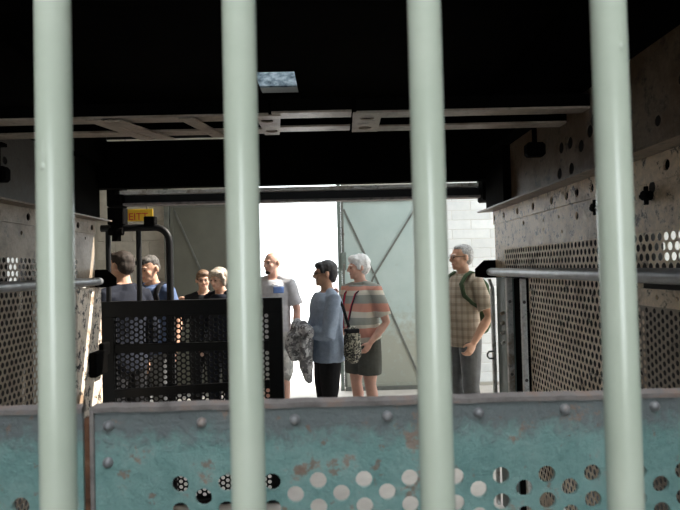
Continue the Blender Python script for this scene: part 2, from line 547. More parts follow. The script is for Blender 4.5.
leaf_l = leaf('door_2', -2.12, -.99, .045, 2.45, 'door_left', 'olive grey steel door leaf with one diagonal brace',
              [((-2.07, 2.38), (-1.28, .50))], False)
# lock, bolts and guide on the free edge of the pale leaf
m = MB()
m.box((.085, YB - .085, 1.55), (.15, YB - .03, 1.78), .006); m.build('lock_case', 'greenish', leaf_r)
m = MB(); m.tube([(.115, YB - .07, 1.95), (.115, YB - .07, 2.10)], .010); m.box((.10, YB - .075, 2.0), (.13, YB - .04, 2.03)); m.build('bolt', 'bolt', leaf_r)
m = MB(); m.tube([(.117, YB - .085, 1.62), (.117, YB - .15, 1.62), (.117, YB - .15, 1.5)], .009); m.build('handle', 'bolt', leaf_r, True)
tag(MB().box((.04, YB - .06, .0), (.088, YB + .05, 2.75)).build('trim_1', 'greenish'), 'steel jamb at the free edge of the pale door leaf', kind='structure')
tag(MB().box((-2.19, YB - .08, .0), (-2.13, YB + .05, 2.75)).build('trim_2', 'dark_edge'), 'dark steel jamb beside the olive door leaf', kind='structure')
tag(MB().box((.10, YB - .09, .0), (1.3, YB + .04, .045)).build('trim_3', 'dark_edge'), 'floor guide under the pale door leaf', kind='structure')

# ================================================================== CAGE (the room one looks through)
def cage_side(sgn, X, mat, mat_up, label, name):
    """one side of the cage. sgn=+1 right, -1 left; X inner face; d points outwards"""
    d = Vector((sgn * .006, 0, 0))
    AY = Vector((0, 1, 0)); AZ = Vector((0, 0, 1))
    root = tag(empty(name, (X, (Y0 + Y1) / 2, 0)), label, kind='structure')
    ye = 3.40 if sgn > 0 else 3.36
    zl = 1.50
    pm = 'tan_perf' if sgn > 0 else mat
    # solid band between the angle iron and the perforations with punched holes
    hs = []
    if sgn > 0:
        for (y, z, r) in ((3.30, 1.735, .007), (3.03, 1.80, .012), (2.74, 1.79, .007), (2.74, 1.745, .006), (2.36, 1.775, .016), (2.52, 1.72, .008), (2.2, 1.80, .02), (2.55, 1.79, .008), (3.5, 1.78, .007), (3.53, 1.70, .006), (3.52, 1.62, .007), (1.80, 1.815, .024)):
            hs.append((y, z, r))
    else:
        for (y, z, r) in ((3.45, 1.80, .010), (3.2, 1.76, .008), (2.75, 1.79, .01), (2.5, 1.78, .009)):
            hs.append((y, z, r))
    m = MB(); m.plate((X, 0, 0), AY, AZ, [(Y0, 1.672), (ye, 1.672), (ye, zl), (Y1, zl), (Y1, 1.842), (Y0, 1.842)], hs, d)
    m.build('side_plate', mat, root)
    perforated('perforated_panel', pm, root, (X, Y0, 1.672 - 5 * RH - .004), AY, AZ, ye - Y0, 5 * RH + .004, P_, RH, HR, d * .33)
    ylow = 2.98 if sgn > 0 else 3.18
    ys0 = 1.87 if sgn > 0 else Y0
    perforated('perforated_panel', pm, root, (X, ys0, .42), AY, AZ, ylow - ys0, 1.09, P_, RH, HR, d * .33)
    MB().box((X, Y0, 0), (X + d.x, ylow, .42)).build('kick_plate', mat, root)
    # upper plate
    hs = []
    if sgn > 0:
        for px, py in ((563, 147), (572, 142), (583, 145), (561, 173), (573, 168), (592, 130), (596, 118)):
            u = (px - 340) - (py - 255) * .0244 + 5.3; v = (px - 340) * .0244 + (py - 255) - 12.9
            y = F * X / u
            hs.append((round(y, 3), round(EYE - v * y / F, 3), .026))
        hs += [(1.62, 2.11, .02), (1.75, 2.02, .018)]
    else:
        hs = [(2.62, 2.12, .02), (2.9, 2.05, .018)]
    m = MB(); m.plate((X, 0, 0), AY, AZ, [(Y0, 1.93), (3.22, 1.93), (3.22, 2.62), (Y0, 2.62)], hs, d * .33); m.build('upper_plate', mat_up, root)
    # angle iron: vertical leg with bolt holes + ledge turned inwards
    if sgn > 0:
        ys = [3.545, 3.35, 3.10, 2.855, 2.61, 2.44, 2.335, 2.2, 1.95, 1.70, 1.45, 1.2]
    else:
        ys = [3.53, 3.34, 3.07, 2.80, 2.55, 2.3, 2.0, 1.7, 1.4, 1.1]
    m = MB(); m.plate((X - sgn * .008, 0, 0), AY, AZ, [(Y0, 1.832), (Y1, 1.832), (Y1, 1.915), (Y0, 1.915)], [(y, 1.872, .0185) for y in ys], Vector((sgn * .0075, 0, 0)))
    ang = m.build('angle_iron', mat, root)
    MB().prism([(X, Y0, 1.915), (X - sgn * .095, Y0, 1.915), (X - sgn * .095, Y1 + .05, 1.915), (X, Y1 + .01, 1.915)], (0, 0, .008)).build('ledge', 'plate_brown', ang)
    # dark backing behind the leg holes
    MB().box((X + sgn * .0065, Y0, 1.85), (X + sgn * .010, Y1, 1.90)).build('backing_strip', 'black', ang)
    # black box along the top of the side
    MB().box((min(X, X - sgn * .09), Y0, 2.27), (max(X, X - sgn * .09), 3.58, 2.615)).build('wall_top_box', 'black', root)
    return root

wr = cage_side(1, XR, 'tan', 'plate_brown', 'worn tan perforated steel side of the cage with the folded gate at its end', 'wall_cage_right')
wl = cage_side(-1, XL, 'tan_left', 'plate_shaded', 'shaded perforated steel side of the cage beside the black gate', 'wall_cage_left')

# black filler plate behind the folded gate on the right (closes the gap beside the perforations)
MB().box((XR + .07, 2.98, 0), (XR + .08, 3.60, 1.52)).build('backing_plate', 'black', wr)
MB().box((XL - .06, 3.18, 0), (XL - .05, 3.42, 1.55)).build('backing_plate', 'black', wl)
# worn flaking end post on the left
MB().box((XL - .012, 3.28, 0), (XL + .025, 3.615, 1.495), .003).build('end_post', 'post', wl)
b = MB(); b.box((-1.504, 3.42, .95), (-1.462, 3.60, 1.10), .006); b.box((-1.504, 3.56, 1.06), (-1.47, 3.66, 1.14), .006); b.build('latch_keeper', 'black', wl)
# near section on the right: finer perforated panel under a drilled flat bar
perforated('fine_panel', 'tan_left', wr, (XR - .03, Y0, .42), (0, 0, 1), (0, 1, 0), 1.02, 1.86 - Y0,   .0265, .0220, .0092, (.0015, 0, 0))
m = MB(); m.plate((XR - .040, 0, 0), (0, 1, 0), (0, 0, 1), [(Y0, 1.435), (1.86, 1.435), (1.86, 1.49), (Y0, 1.49)], [(y, 1.465, .0085) for y in (1.72, 1.62, 1.50, 1.38, 1.2, 1.0)], (.008, 0, 0))
m.build('flat_bar', 'tan', wr)
# black boxes above the ledges at the back corners
MB().box((.985, 3.225, 1.925), (1.28, 3.60, 2.62)).build('corner_box', 'black', wr)
MB().box((-1.78, 3.225, 1.925), (-1.50, 3.60, 2.62)).build('corner_box', 'black', wl)
# hanging stop blocks on the upper plates
def stop_block(parent, x, y, z, sgn):
    b = MB(); b.box((x - .045, y - .03, z - .055), (x + .045, y + .03, z + .012), .012); b.tube([(x, y, z), (x, y, z + .11)], .012, 10); b.box((x - .03, y - .02, z + .1), (x + .03, y + .02, z + .115))
    b.build('stop_block', 'black', parent)
stop_block(wr, XR - .075, 2.62, 2.135, 1)
stop_block(wl, XL + .085, 2.42, 2.04, -1)
# cross shaped casting marks / torn studs on the band
for y, z in ((2.16, 1.79), (1.80, 1.79)):
    b = MB(); b.tube([(XR - .001, y, z), (XR - .03, y, z)], .016, 8); b.box((XR - .022, y - .035, z - .006), (XR - .012, y + .035, z + .006)); b.box((XR - .022, y - .006, z - .03), (XR - .012, y + .006, z + .03))
    b.build('wing_bolt', 'black', wr)

# --- ceiling of the cage
m = MB()
hx0, hx1, hy0, hy1 = -.41, -.19, 2.93, 3.34
m.plate((0, 0, 2.62), (1, 0, 0), (0, 1, 0), [(-1.6, .6), (1.1, .6), (1.1, 3.6), (-1.6, 3.6)], [], (0, 0, .02))
m.bm.free(); m.bm = bmesh.new()
m.box((-1.6, .6, 2.62), (hx0, 3.6, 2.64)); m.box((hx1, .6, 2.62), (1.1, 3.6, 2.64)); m.box((hx0, .6, 2.62), (hx1, hy0, 2.64)); m.box((hx0, hy1, 2.62), (hx1, 3.6, 2.64))
ceil = tag(m.build('ceiling_cage', 'black'), 'unlit black ceiling of the cage with a small hatch hole', kind='structure')  # its lack of light is in the black colour
mt = Matrix.Translation((-.30, 3.30, 2.68)) @ Matrix.Rotation(R(52), 4, 'X')
MB().box((-.16, -.02, -.01), (.16, .42, .0), 0, mt).build('sky_patch_plate', 'sky_blue_patch', ceil)  # added plate over the hole, carrying the painted sky light
for y, z in ((1.45, 2.50), (1.85, 2.50), (3.42, 2.52)):
    b = MB(); b.box((-1.52, y, z), (1.02, y + .012, 2.62)); b.box((-1.52, y, z), (1.02, y + .07, z + .012)); b.build('roof_joist', 'black', ceil)
# pair of shallow cross channels with lit lower flanges
def channel(y, x0, x1):
    b = MB(); b.box((x0, y, 2.200), (x1, y + .010, 2.25)); b.box((x0, y + .068, 2.200), (x1, y + .078, 2.25)); o = b.build('cross_channel', 'black', ceil)
    MB().box((x0, y - .001, 2.192), (x1, y + .079, 2.200)).build('flange', 'flange', o)
channel(2.205, XL, -.25); channel(2.43, XL, -.25)
channel(2.185, -.235, .08); channel(2.405, -.235, .08)
channel(2.205, .10, XR); channel(2.43, .10, XR)
m = MB(); m.plate((0, 0, 2.1915), (1, 0, 0), (0, 1, 0), [(-.30, 2.20), (-.20, 2.20), (-.235, 2.51), (-.30, 2.51)], [(-.262, 2.27, .026), (-.262, 2.44, .026)], (0, 0, -.006)); m.build('gusset_plate', 'flange', ceil)
m = MB(); m.plate((0, 0, 2.1915), (1, 0, 0), (0, 1, 0), [(.085, 2.19), (.20, 2.19), (.205, 2.49), (.09, 2.49)], [(.145, 2.265, .03), (.145, 2.42, .028)], (0, 0, -.006)); m.build('gusset_plate', 'flange', ceil)
for pts in (((-.90, 2.20), (-.83, 2.20), (-.71, 2.52), (-.78, 2.52)), ((-.86, 2.52), (-.80, 2.52), (-.90, 2.18), (-.96, 2.18)), ((-.60, 2.19), (-.54, 2.19), (-.47, 2.50), (-.53, 2.50))):
    MB().prism([(x, y, 2.1845) for x, y in pts], (0, 0, -.007)).build('brace_strap', 'flange', ceil)
# header over the back of the cage: deep black beam, thinner block to one side leaves a slit of daylight
MB().box((XL, 3.58, 2.125), (XR, 3.66, 2.425)).build('header_beam', 'black', ceil)
MB().box((-.56, 3.58, 2.42), (XR, 3.66, 2.64)).build('header_filler', 'black', ceil)
MB().box((-1.52, 3.58, 2.455), (-.56, 3.66, 2.64)).build('header_filler', 'black', ceil)
# guide beam (I section) under the header
gb = tag(empty('guide_beam', (-.25, 3.78, 2.03)), 'dark I-section guide beam spanning above the black gate', 'beam')
MB().box((-1.52, 3.76, 2.045), (.985, 3.775, 2.100)).build('web', 'gate_black', gb)
MB().box((-1.44, 3.70, 2.100), (.965, 3.81, 2.124)).build('top_flange', 'strip', gb)  # paler than the web: the light it catches is in the colour
MB().box((-1.44, 3.725, 2.030), (.985, 3.81, 2.045)).build('bottom_flange', 'rim', gb)
MB().box((-1.50, 3.70, 2.02), (-1.40, 3.82, 2.19), .01).build('end_bracket', 'black', gb)
MB().box((.985, 3.66, 2.00), (1.06, 3.82, 2.45), .01).build('end_bracket', 'black', gb)

# --- handrails (top level): tube + end gusset + brackets
def handrail(X, sgn, label, grp):
    z = 1.532
    x = X - sgn * .052
    root = tag(empty('handrail', (x, 2.2, z)), label, 'handrail', grp)
    b = MB(); b.tube([(x, Y0 + .02, z), (x, 3.50, z), (x, 3.54, z), (x, 3.555, z)], [.0245, .0245, .021, .011], 18); b.build('rail_tube', 'rail_steel', root, True)
    for y in (1.15, 2.05, 2.95):
        b = MB(); b.tube([(x, y, z), (X, y, z)], .011, 10); b.tube([(X - sgn * .006, y, z), (X - sgn * .001, y, z)], .032, 12); b.build('bracket', 'bolt', root)
    # black triangular gusset at the hall end
    b = MB(); b.prism([(x - sgn * .015, 3.60, z + .075), (x - sgn * .075, 3.60, z + .02), (x - sgn * .075, 3.60, z - .03), (x - sgn * .01, 3.60, z - .04), (X + sgn * .04, 3.60, z - .04), (X + sgn * .04, 3.60, z + .075)], (0, .012, 0)); b.build('gusset', 'black', root)
    b = MB(); b.tube([(x, 3.55, z), (x, 3.60, z)], .015, 10); b.build('end_pin', 'black', root)
handrail(XR, 1, 'steel tube handrail on the worn tan side of the cage', None)
handrail(XL, -1, 'steel tube handrail on the shaded side of the cage behind the black gate latch', None)

# ================================================================== FRONT: riveted teal plates and green bars
YP = .80
def teal_plate(x0, x1, label, holes_x0, holes_n, hz, riv, edge):
    root = tag(empty('riveted_plate', ((x0 + x1) / 2, YP, 0)), label, 'plate')
    ztop = 1.390
    xs, xe = holes_x0 - .0325 / 2, holes_x0 + .0325 * (holes_n - .5)
    top = hz + .0371 / 2 + .0001
    nrow = 16
    bot = top - nrow * .0371
    MB().box((x0, YP, top), (x1, YP + .006, ztop)).build('plain_band', 'teal', root)
    if xs > x0 + .002: MB().box((x0, YP, bot), (xs, YP + .006, top)).build('plain_margin', 'teal', root)
    if xe < x1 - .002: MB().box((xe, YP, bot), (x1, YP + .006, top)).build('plain_margin', 'teal', root)
    MB().box((x0, YP, .0), (x1, YP + .006, bot)).build('lower_band', 'teal', root)
    perforated('perforated_field', 'teal', root, (xs, YP, top), (0, 0, -1), (1, 0, 0), top - bot, xe - xs, .0371, .0325, .0122, (0, .006, 0))
    # rusty rolled top edge, uneven
    b = MB()
    n = int((x1 - x0) / .012)
    ring = []
    for i in range(n + 1):
        x = x0 + (x1 - x0) * i / n
        k = noise.noise(Vector((x * 30, 3.1, 0))) * .0016
        ring.append([b.bm.verts.new(p) for p in ((x, YP - .003, ztop - .006 + k), (x, YP - .004, ztop + .001 + k), (x, YP + .004, ztop + .006 + k), (x, YP + .012, ztop + .002), (x, YP + .012, ztop - .006))])
    for a, c in zip(ring, ring[1:]):
        for j in range(5):
            b.bm.faces.new((a[j], a[(j + 1) % 5], c[(j + 1) % 5], c[j]))
    b.bm.faces.new(ring[0]); b.bm.faces.new(ring[-1][::-1])
    b.build('rolled_edge', 'rim', root, True)
    if edge is not None:
        MB().box((edge, YP - .004, 0), (edge + .006, YP + .02, ztop + .002), .001).build('edge_strip', 'rim', root)
    rm = rivet_mesh(.0078, .0075); rm.materials.append(M['rivet'])
    for p in rm.polygons: p.use_smooth = True
    for x, z in riv:
        o = bpy.data.objects.new('rivet', rm); COL.objects.link(o); o.location = (x, YP, z); attach(o, root)
    return root
def at(px, py, Y):
    u = (px - 340) - (py - 255) * .0244 + 5.3
    v = (px - 340) * .0244 + (py - 255) - 12.9
    return (u * Y / F, EYE - v * Y / F)
riv = [at(px, py, YP) for px, py in ((111, 424), (203, 421), (295, 418), (387, 415), (478, 412), (564, 408.5), (654, 406), (745, 404), (111, 460))]
xh, zh = at(182, 482, YP)
teal_plate(-.345, .80, 'wide weathered teal riveted plate with round holes behind the green bars', xh, 27, zh, riv, -.351)
xl, zl = at(3, 503, YP)
teal_plate(-.90, -.362, 'narrow teal riveted plate across the rusty joint from the wide teal plate', xl - .0325 * 9, 11, zl, [at(-40, 425, YP)], None)
b = MB(); b.box((-.3615, YP + .004, 0), (-.352, YP + .018, 1.375)); j_ = b.build('joint_strip', 'rust')
tag(j_, 'dark rusty strip filling the joint between the two teal plates', 'strip')

YG = .50
BARD = .0152
gate = tag(empty('barred_gate', (0, YG, 0)), 'gate of upright round bars painted pale green', 'gate')
for i in range(-3, 5):
    x = .0025 + (i - .5) * .167
    b = MB(); b.tube([(x, YG, .09), (x, YG, 2.42)], BARD, 40)
    bar = b.build('bar', 'bar_green', gate, True)
    if i in (-1, 2):
        zz = 1.674 if i == -1 else 1.768
        xo = -.003 if i == -1 else .003
        d_ = MB(); d_.ell((x + xo, YG - BARD + .0004, zz), (.0022, .0013, .0035)); d_.ell((x + xo, YG - BARD + .0005, zz + .012), (.0014, .0009, .012)); d_.build('paint_run', 'bar_green', bar, True)
MB().box((-.68, YG - .02, .05), (.68, YG + .02, .10), .003).build('bottom_rail', 'bar_green', gate)
MB().box((-.68, YG - .02, 2.40), (.68, YG + .02, 2.45), .003).build('top_rail', 'bar_green', gate)
for x in (-.70, .70):
    MB().box((x - .02, YG - .025, 0), (x + .02, YG + .025, 2.45), .003).build('gate_post', 'bar_green', gate)

# ================================================================== BLACK HALL GATE
YK = 3.86
gx0, gx1 = -1.62, -.368
bg = tag(empty('shaft_gate', ((gx0 + gx1) / 2, YK, 0)), 'black perforated steel gate with an arched tube frame above it', 'gate')
def gb_(name, a, c, bev=.003): return MB().box(a, c, bev).build(name, 'gate_black', bg)
gb_('top_bar', (gx0, YK - .03, 1.285), (gx1, YK + .03, 1.388))
gb_('bottom_bar', (gx0, YK - .03, .004), (gx1, YK + .03, .04))
gb_('side_bar', (gx0, YK - .03, .04), (gx0 + .105, YK + .03, 1.285))
gb_('side_bar', (gx1 - .095, YK - .03, .04), (gx1, YK + .03, 1.285))
gb_('middle_bar', (gx0 + .105, YK - .02, 1.035), (gx1 - .095, YK + .012, 1.095))
mt = Matrix.Translation((gx0 + .105, YK - .02, .735)) @ Matrix.Rotation(R(-2.2), 4, 'Y')
MB().box((0, -.012, 0), (1.055, .012, .055), 0, mt).build('lower_bar', 'gate_black', bg)
gb_('upright', (-1.165, YK + .01, .04), (-1.115, YK + .035, 1.285))
perforated('perforated_panel', 'gate_black', bg, (gx0 + .10, YK, .035), (0, 0, 1), (1, 0, 0), 1.255, gx1 - gx0 - .19, P_, RH, HR, (0, .004, 0))
# tube frame above
za = 1.385; zt = 1.89
xa = -1.58; xb = -1.135
arc = [(xb - .10 + .10 * math.sin(R(t)), YK, zt - .10 + .10 * math.cos(R(t))) for t in range(0, 91, 15)]
MB().tube([(-1.60, YK, zt)] + arc + [(xb, YK, za)], .0245, 12).build('arched_tube', 'gate_black', bg, True)
MB().tube([(-1.555, YK, za), (-1.555, YK, zt)], .017, 12).build('upright_tube', 'gate_black', bg, True)
MB().tube([(-1.345, YK, za), (-1.345, YK, zt)], .018, 12).build('upright_tube', 'gate_black', bg, True)
b = MB(); b.box((-1.54, YK - .05, 1.91), (-1.43, YK + .04, 2.03), .006); b.tube([(-1.485, YK - .03, 1.92), (-1.485, YK - .03, 1.80)], .03, 10); b.tube([(-1.53, YK - .03, 1.865), (-1.44, YK - .03, 1.865)], .028, 10); b.build('roller_bracket', 'black', bg)
MB().box((-1.30, YK - .03, 1.90), (-1.225, YK + .03, 1.965), .005).build('end_block', 'black', bg)
b = MB(); b.box((gx0 - .03, YK - .035, .90), (gx0 + .02, YK + .02, 1.07), .006); b.build('latch', 'black', bg)

# yellow sign with red letters behind the tube frame
sx, sz = at(141, 214.5, 4.6)
sg = tag(empty('warning_sign', (sx, 4.6, sz)), 'small yellow sign with red lettering hanging above the black gate', 'sign')
MB().box((sx - .24, 4.60, sz - .055), (sx + .10, 4.606, sz + .045), .002).build('sign_board', 'yellow', sg)
def text_mesh(txt, size, mat, parent, loc, rot, name='lettering'):
    cu = bpy.data.curves.new(name, 'FONT'); cu.body = txt; cu.size = size; cu.extrude = .0008; cu.align_x = 'CENTER'; cu.align_y = 'CENTER'
    t = bpy.data.objects.new(name, cu); COL.objects.link(t)
    me = bpy.data.meshes.new_from_object(t.evaluated_get(bpy.context.evaluated_depsgraph_get()))
    bpy.data.objects.remove(t)
    me.transform(Matrix.Translation(loc) @ rot)
    return obj(name, me, mat, parent)
text_mesh('EITT', .082, 'red', sg, (sx - .02, 4.598, sz - .02), Matrix.Rotation(R(90), 4, 'X'))
for x in (sx - .12, sx + .05):
    MB().tube([(x, 4.603, sz + .04), (x, 4.603, HZ)], .004, 6).build('hanger', 'bolt', sg)

# ================================================================== FOLDED GATE at the right of the cage end
fg = tag(empty('folding_gate', (1.0, 3.62, 0)), 'folded gate of pale riveted strips at the end of the tan cage side', 'gate')
def strip(x0, x1, y, mat='strip', z1=1.50):
    o = MB().box((x0, y, .04), (x1, y + .03, z1), .002).build('strip', mat, fg)
    return o
rvm = rivet_mesh(.009, .007); rvm.materials.append(M['bolt'])
def rv(parent, x, y, z):
    o = bpy.data.objects.new('rivet', rvm); COL.objects.link(o); o.location = (x, y, z); attach(o, parent)
s1 = strip(1.004, 1.026, 3.61, z1=1.42)
s2 = strip(.994, 1.028, 3.25, z1=1.498); rv(s2, 1.011, 3.25, 1.36); rv(s2, 1.011, 3.25, .94)
s3 = strip(1.004, 1.030, 3.02, z1=1.498); rv(s3, 1.017, 3.02, 1.37); rv(s3, 1.017, 3.02, .95)
MB().box((1.034, 3.34, .04), (1.09, 3.60, 1.495), .004).build('folded_leaf', 'greenish', fg)
MB().box((1.032, 3.03, .04), (1.06, 3.24, 1.495), .004).build('folded_leaf', 'black', fg)
for z in (1.28, 1.22, 1.16, 1.10):
    MB().tube([(1.034, 3.45, z), (1.012, 3.45, z - .01)], .010, 8).build('link_pin', 'strip', fg)
b = MB()
b.tube([(1.006, 3.605, .975), (.978, 3.605, .975), (.966, 3.605, .990), (.966, 3.605, 1.005), (.978, 3.605, 1.02), (1.006, 3.605, 1.02)], .006, 10); b.build('pull_handle', 'greenish', fg, True)
MB().prism([(1.004, 3.61, 1.42), (1.026, 3.61, 1.42), (1.004, 3.61, 1.485), (.984, 3.61, 1.485)], (0, .008, 0)).build('strip', 'strip', fg)
#PEOPLE
# ================================================================== PEOPLE
def cloth(name, c, var=.12, scale=30, rough=.85, bmp=.25, space='OBJ'):
    a = tuple(max(0, x * (1 - var)) for x in c); b = tuple(min(1, x * (1 + var)) for x in c)
    return flat(name, [(.3, a), (.7, b)], scale, rough, 0, bmp, .003, space, spec=.2)
def skin(name, c):
    m = flat(name, [(.3, tuple(x * .92 for x in c)), (.7, tuple(min(1, x * 1.06) for x in c))], 20, .5, 0, .05, .001, 'OBJ')
    b = m.node_tree.nodes['Principled BSDF']
    b.inputs['Subsurface Weight'].default_value = .12
    b.inputs['Subsurface Radius'].default_value = (.012, .005, .003)
    return m
M['skin_tan'] = skin('skin_tan', (.56, .32, .22))
M['skin_fair'] = skin('skin_fair', (.60, .36, .26))
M['skin_pink'] = skin('skin_pink', (.62, .36, .28))
M['hair_dark'] = flat('hair_dark', [(.3, (.016, .011, .009)), (.7, (.05, .036, .028))], 60, .6, 0, .6, .006, 'OBJ', spec=.25)
M['hair_black'] = flat('hair_black', [(.3, (.010, .010, .012)), (.7, (.035, .034, .038))], 60, .38, 0, .6, .006, 'OBJ')
M['hair_salt'] = flat('hair_salt', [(.3, (.03, .027, .025)), (.7, (.13, .12, .11))], 60, .6, 0, .6, .006, 'OBJ', spec=.25)
M['hair_brown'] = flat('hair_brown', [(.3, (.10, .055, .03)), (.7, (.22, .13, .08))], 60, .5, 0, .6, .006, 'OBJ')
M['hair_ash'] = flat('hair_ash', [(.3, (.24, .19, .15)), (.7, (.50, .43, .36))], 50, .5, 0, .6, .006, 'OBJ')
M['hair_white'] = flat('hair_white', [(.3, (.66, .66, .66)), (.7, (.88, .88, .88))], 50, .55, 0, .7, .008, 'OBJ')
M['hair_grey'] = flat('hair_grey', [(.3, (.20, .20, .20)), (.7, (.52, .52, .52))], 50, .5, 0, .7, .008, 'OBJ')
M['eye'] = flat('eye_dark', [(.3, (.02, .015, .012)), (.7, (.04, .03, .025))], 50, .2, 0, 0)
M['lip'] = flat('lip', [(.3, (.36, .13, .11)), (.7, (.42, .16, .13))], 50, .45, 0, 0)
M['navy'] = cloth('navy_cloth', (.009, .011, .019))
M['blue'] = cloth('blue_shirt_cloth', (.08, .115, .21))
M['black_cloth'] = cloth('black_cloth', (.012, .012, .014))
M['grey_tee'] = cloth('grey_tshirt_cloth', (.46, .46, .485))
M['sweater'] = cloth('blue_grey_sweater', (.34, .41, .52))
M['shorts_dark'] = cloth('olive_grey_shorts', (.085, .088, .078))
M['trousers_grey'] = cloth('grey_trousers', (.12, .125, .13), .2, 14)
M['pack_green'] = cloth('green_backpack', (.055, .085, .045))
M['shoe'] = cloth('dark_shoe', (.03, .028, .027))
M['frame_black'] = flat('spectacle_frame', [(.3, (.008, .008, .008)), (.7, (.016, .016, .016))], 30, .3, 0, 0)
M['lanyard'] = cloth('red_lanyard', (.40, .02, .05))
M['stripe_dark'] = cloth('dark_lanyard_edge', (.03, .02, .03))
M['shirt_white'] = cloth('white_print', (.75, .75, .76))
M['shirt_blue'] = cloth('blue_print', (.16, .26, .56))

def camo(name, cols, scale):
    m, nt, N, L, b = new_mat(name)
    v = N.new('ShaderNodeTexVoronoi'); v.inputs['Scale'].default_value = scale
    co = coord(nt, 'OBJ'); nz = N.new('ShaderNodeTexNoise'); nz.inputs['Scale'].default_value = scale * .6
    L.new(co, nz.inputs['Vector'])
    mx = N.new('ShaderNodeMix'); mx.data_type = 'VECTOR'; mx.inputs[0].default_value = .12
    L.new(co, mx.inputs[4]); L.new(nz.outputs['Color'], mx.inputs[5]); L.new(mx.outputs[1], v.inputs['Vector'])
    sep = N.new('ShaderNodeSeparateColor'); L.new(v.outputs['Color'], sep.inputs[0])
    r = ramp(nt, cols, 'CONSTANT'); L.new(sep.outputs[0], r.inputs[0])
    L.new(r.outputs[0], b.inputs['Base Color']); b.inputs['Roughness'].default_value = .85
    return m
M['shorts_camo'] = camo('pale_camo_shorts', [(0, (.38, .38, .36)), (.4, (.52, .51, .48)), (.75, (.30, .30, .29))], 22)
M['coat'] = camo('patterned_coat', [(0, (.16, .16, .17)), (.25, (.40, .40, .42)), (.55, (.70, .70, .71)), (.85, (.26, .26, .28))], 34)
M['bag'] = camo('patterned_bag', [(0, (.03, .03, .028)), (.45, (.42, .40, .32)), (.8, (.10, .10, .08))], 52)

def striped():
    m, nt, N, L, b = new_mat('striped_polo_cloth')
    co = coord(nt, 'OBJ')
    sep = N.new('ShaderNodeSeparateXYZ'); L.new(co, sep.inputs[0])
    nz = noise_node(nt, co, 5, 2)
    ad = N.new('ShaderNodeMath'); ad.operation = 'MULTIPLY_ADD'; L.new(nz, ad.inputs[0]); ad.inputs[1].default_value = .035; L.new(sep.outputs['Z'], ad.inputs[2])
    mr = N.new('ShaderNodeMapRange'); L.new(ad.outputs[0], mr.inputs[0]); mr.inputs[1].default_value = .90; mr.inputs[2].default_value = 1.50
    sal = (.55, .26, .20); cre = (.58, .54, .46); sage = (.28, .29, .26)
    r = ramp(nt, [(0, cre), (.07, sal), (.22, cre), (.27, sage), (.39, cre), (.48, sal), (.60, sage), (.73, cre), (.80, sal), (.86, sage), (.93, cre)], 'CONSTANT')
    L.new(mr.outputs[0], r.inputs[0]); L.new(r.outputs[0], b.inputs['Base Color']); b.inputs['Roughness'].default_value = .85
    return m
M['striped'] = striped()
def plaid():
    m, nt, N, L, b = new_mat('khaki_plaid_cloth')
    co = coord(nt, 'OBJ')
    sep = N.new('ShaderNodeSeparateXYZ'); L.new(co, sep.inputs[0])
    xy = N.new('ShaderNodeMath'); xy.operation = 'ADD'; L.new(sep.outputs[0], xy.inputs[0]); L.new(sep.outputs[1], xy.inputs[1])
    c = (.45, .38, .30)
    for out in (xy.outputs[0], sep.outputs[2]):
        k = N.new('ShaderNodeMath'); k.operation = 'MULTIPLY'; L.new(out, k.inputs[0]); k.inputs[1].default_value = 14.0
        fr = N.new('ShaderNodeMath'); fr.operation = 'FRACT'; L.new(k.outputs[0], fr.inputs[0])
        r = ramp(nt, [(0, (.76, .74, .72)), (.40, (1, 1, 1)), (.52, (.88, .86, .83)), (.58, (1, 1, 1))], 'CONSTANT'); L.new(fr.outputs[0], r.inputs[0])
        c = mix(nt, 1.0, c, r.outputs[0], 'MULTIPLY')
    L.new(c, b.inputs['Base Color']); b.inputs['Roughness'].default_value = .85
    return m
M['plaid'] = plaid()

def remesh(mb, vox, smooth_n=4, wrinkle=0.0, wscale=14.0, seed=0.0, wr_fn=None):
    """fuse overlapping closed shapes into one continuous surface"""
    me = mb.mesh('tmp')
    o = bpy.data.objects.new('tmp', me); COL.objects.link(o)
    md = o.modifiers.new('r', 'REMESH'); md.mode = 'VOXEL'; md.voxel_size = vox; md.adaptivity = 0
    sm = o.modifiers.new('s', 'SMOOTH'); sm.factor = .5; sm.iterations = smooth_n
    dg = bpy.context.evaluated_depsgraph_get()
    out = bpy.data.meshes.new_from_object(o.evaluated_get(dg))
    bpy.data.objects.remove(o); bpy.data.meshes.remove(me)
    if wrinkle:
        nr = [v.normal.copy() for v in out.vertices]
        for v, n in zip(out.vertices, nr):
            p = v.co
            a = noise.noise(Vector((p.x * wscale, p.y * wscale, p.z * wscale * .55 + seed)))
            v.co = p + n * a * wrinkle
    out.update()
    return out

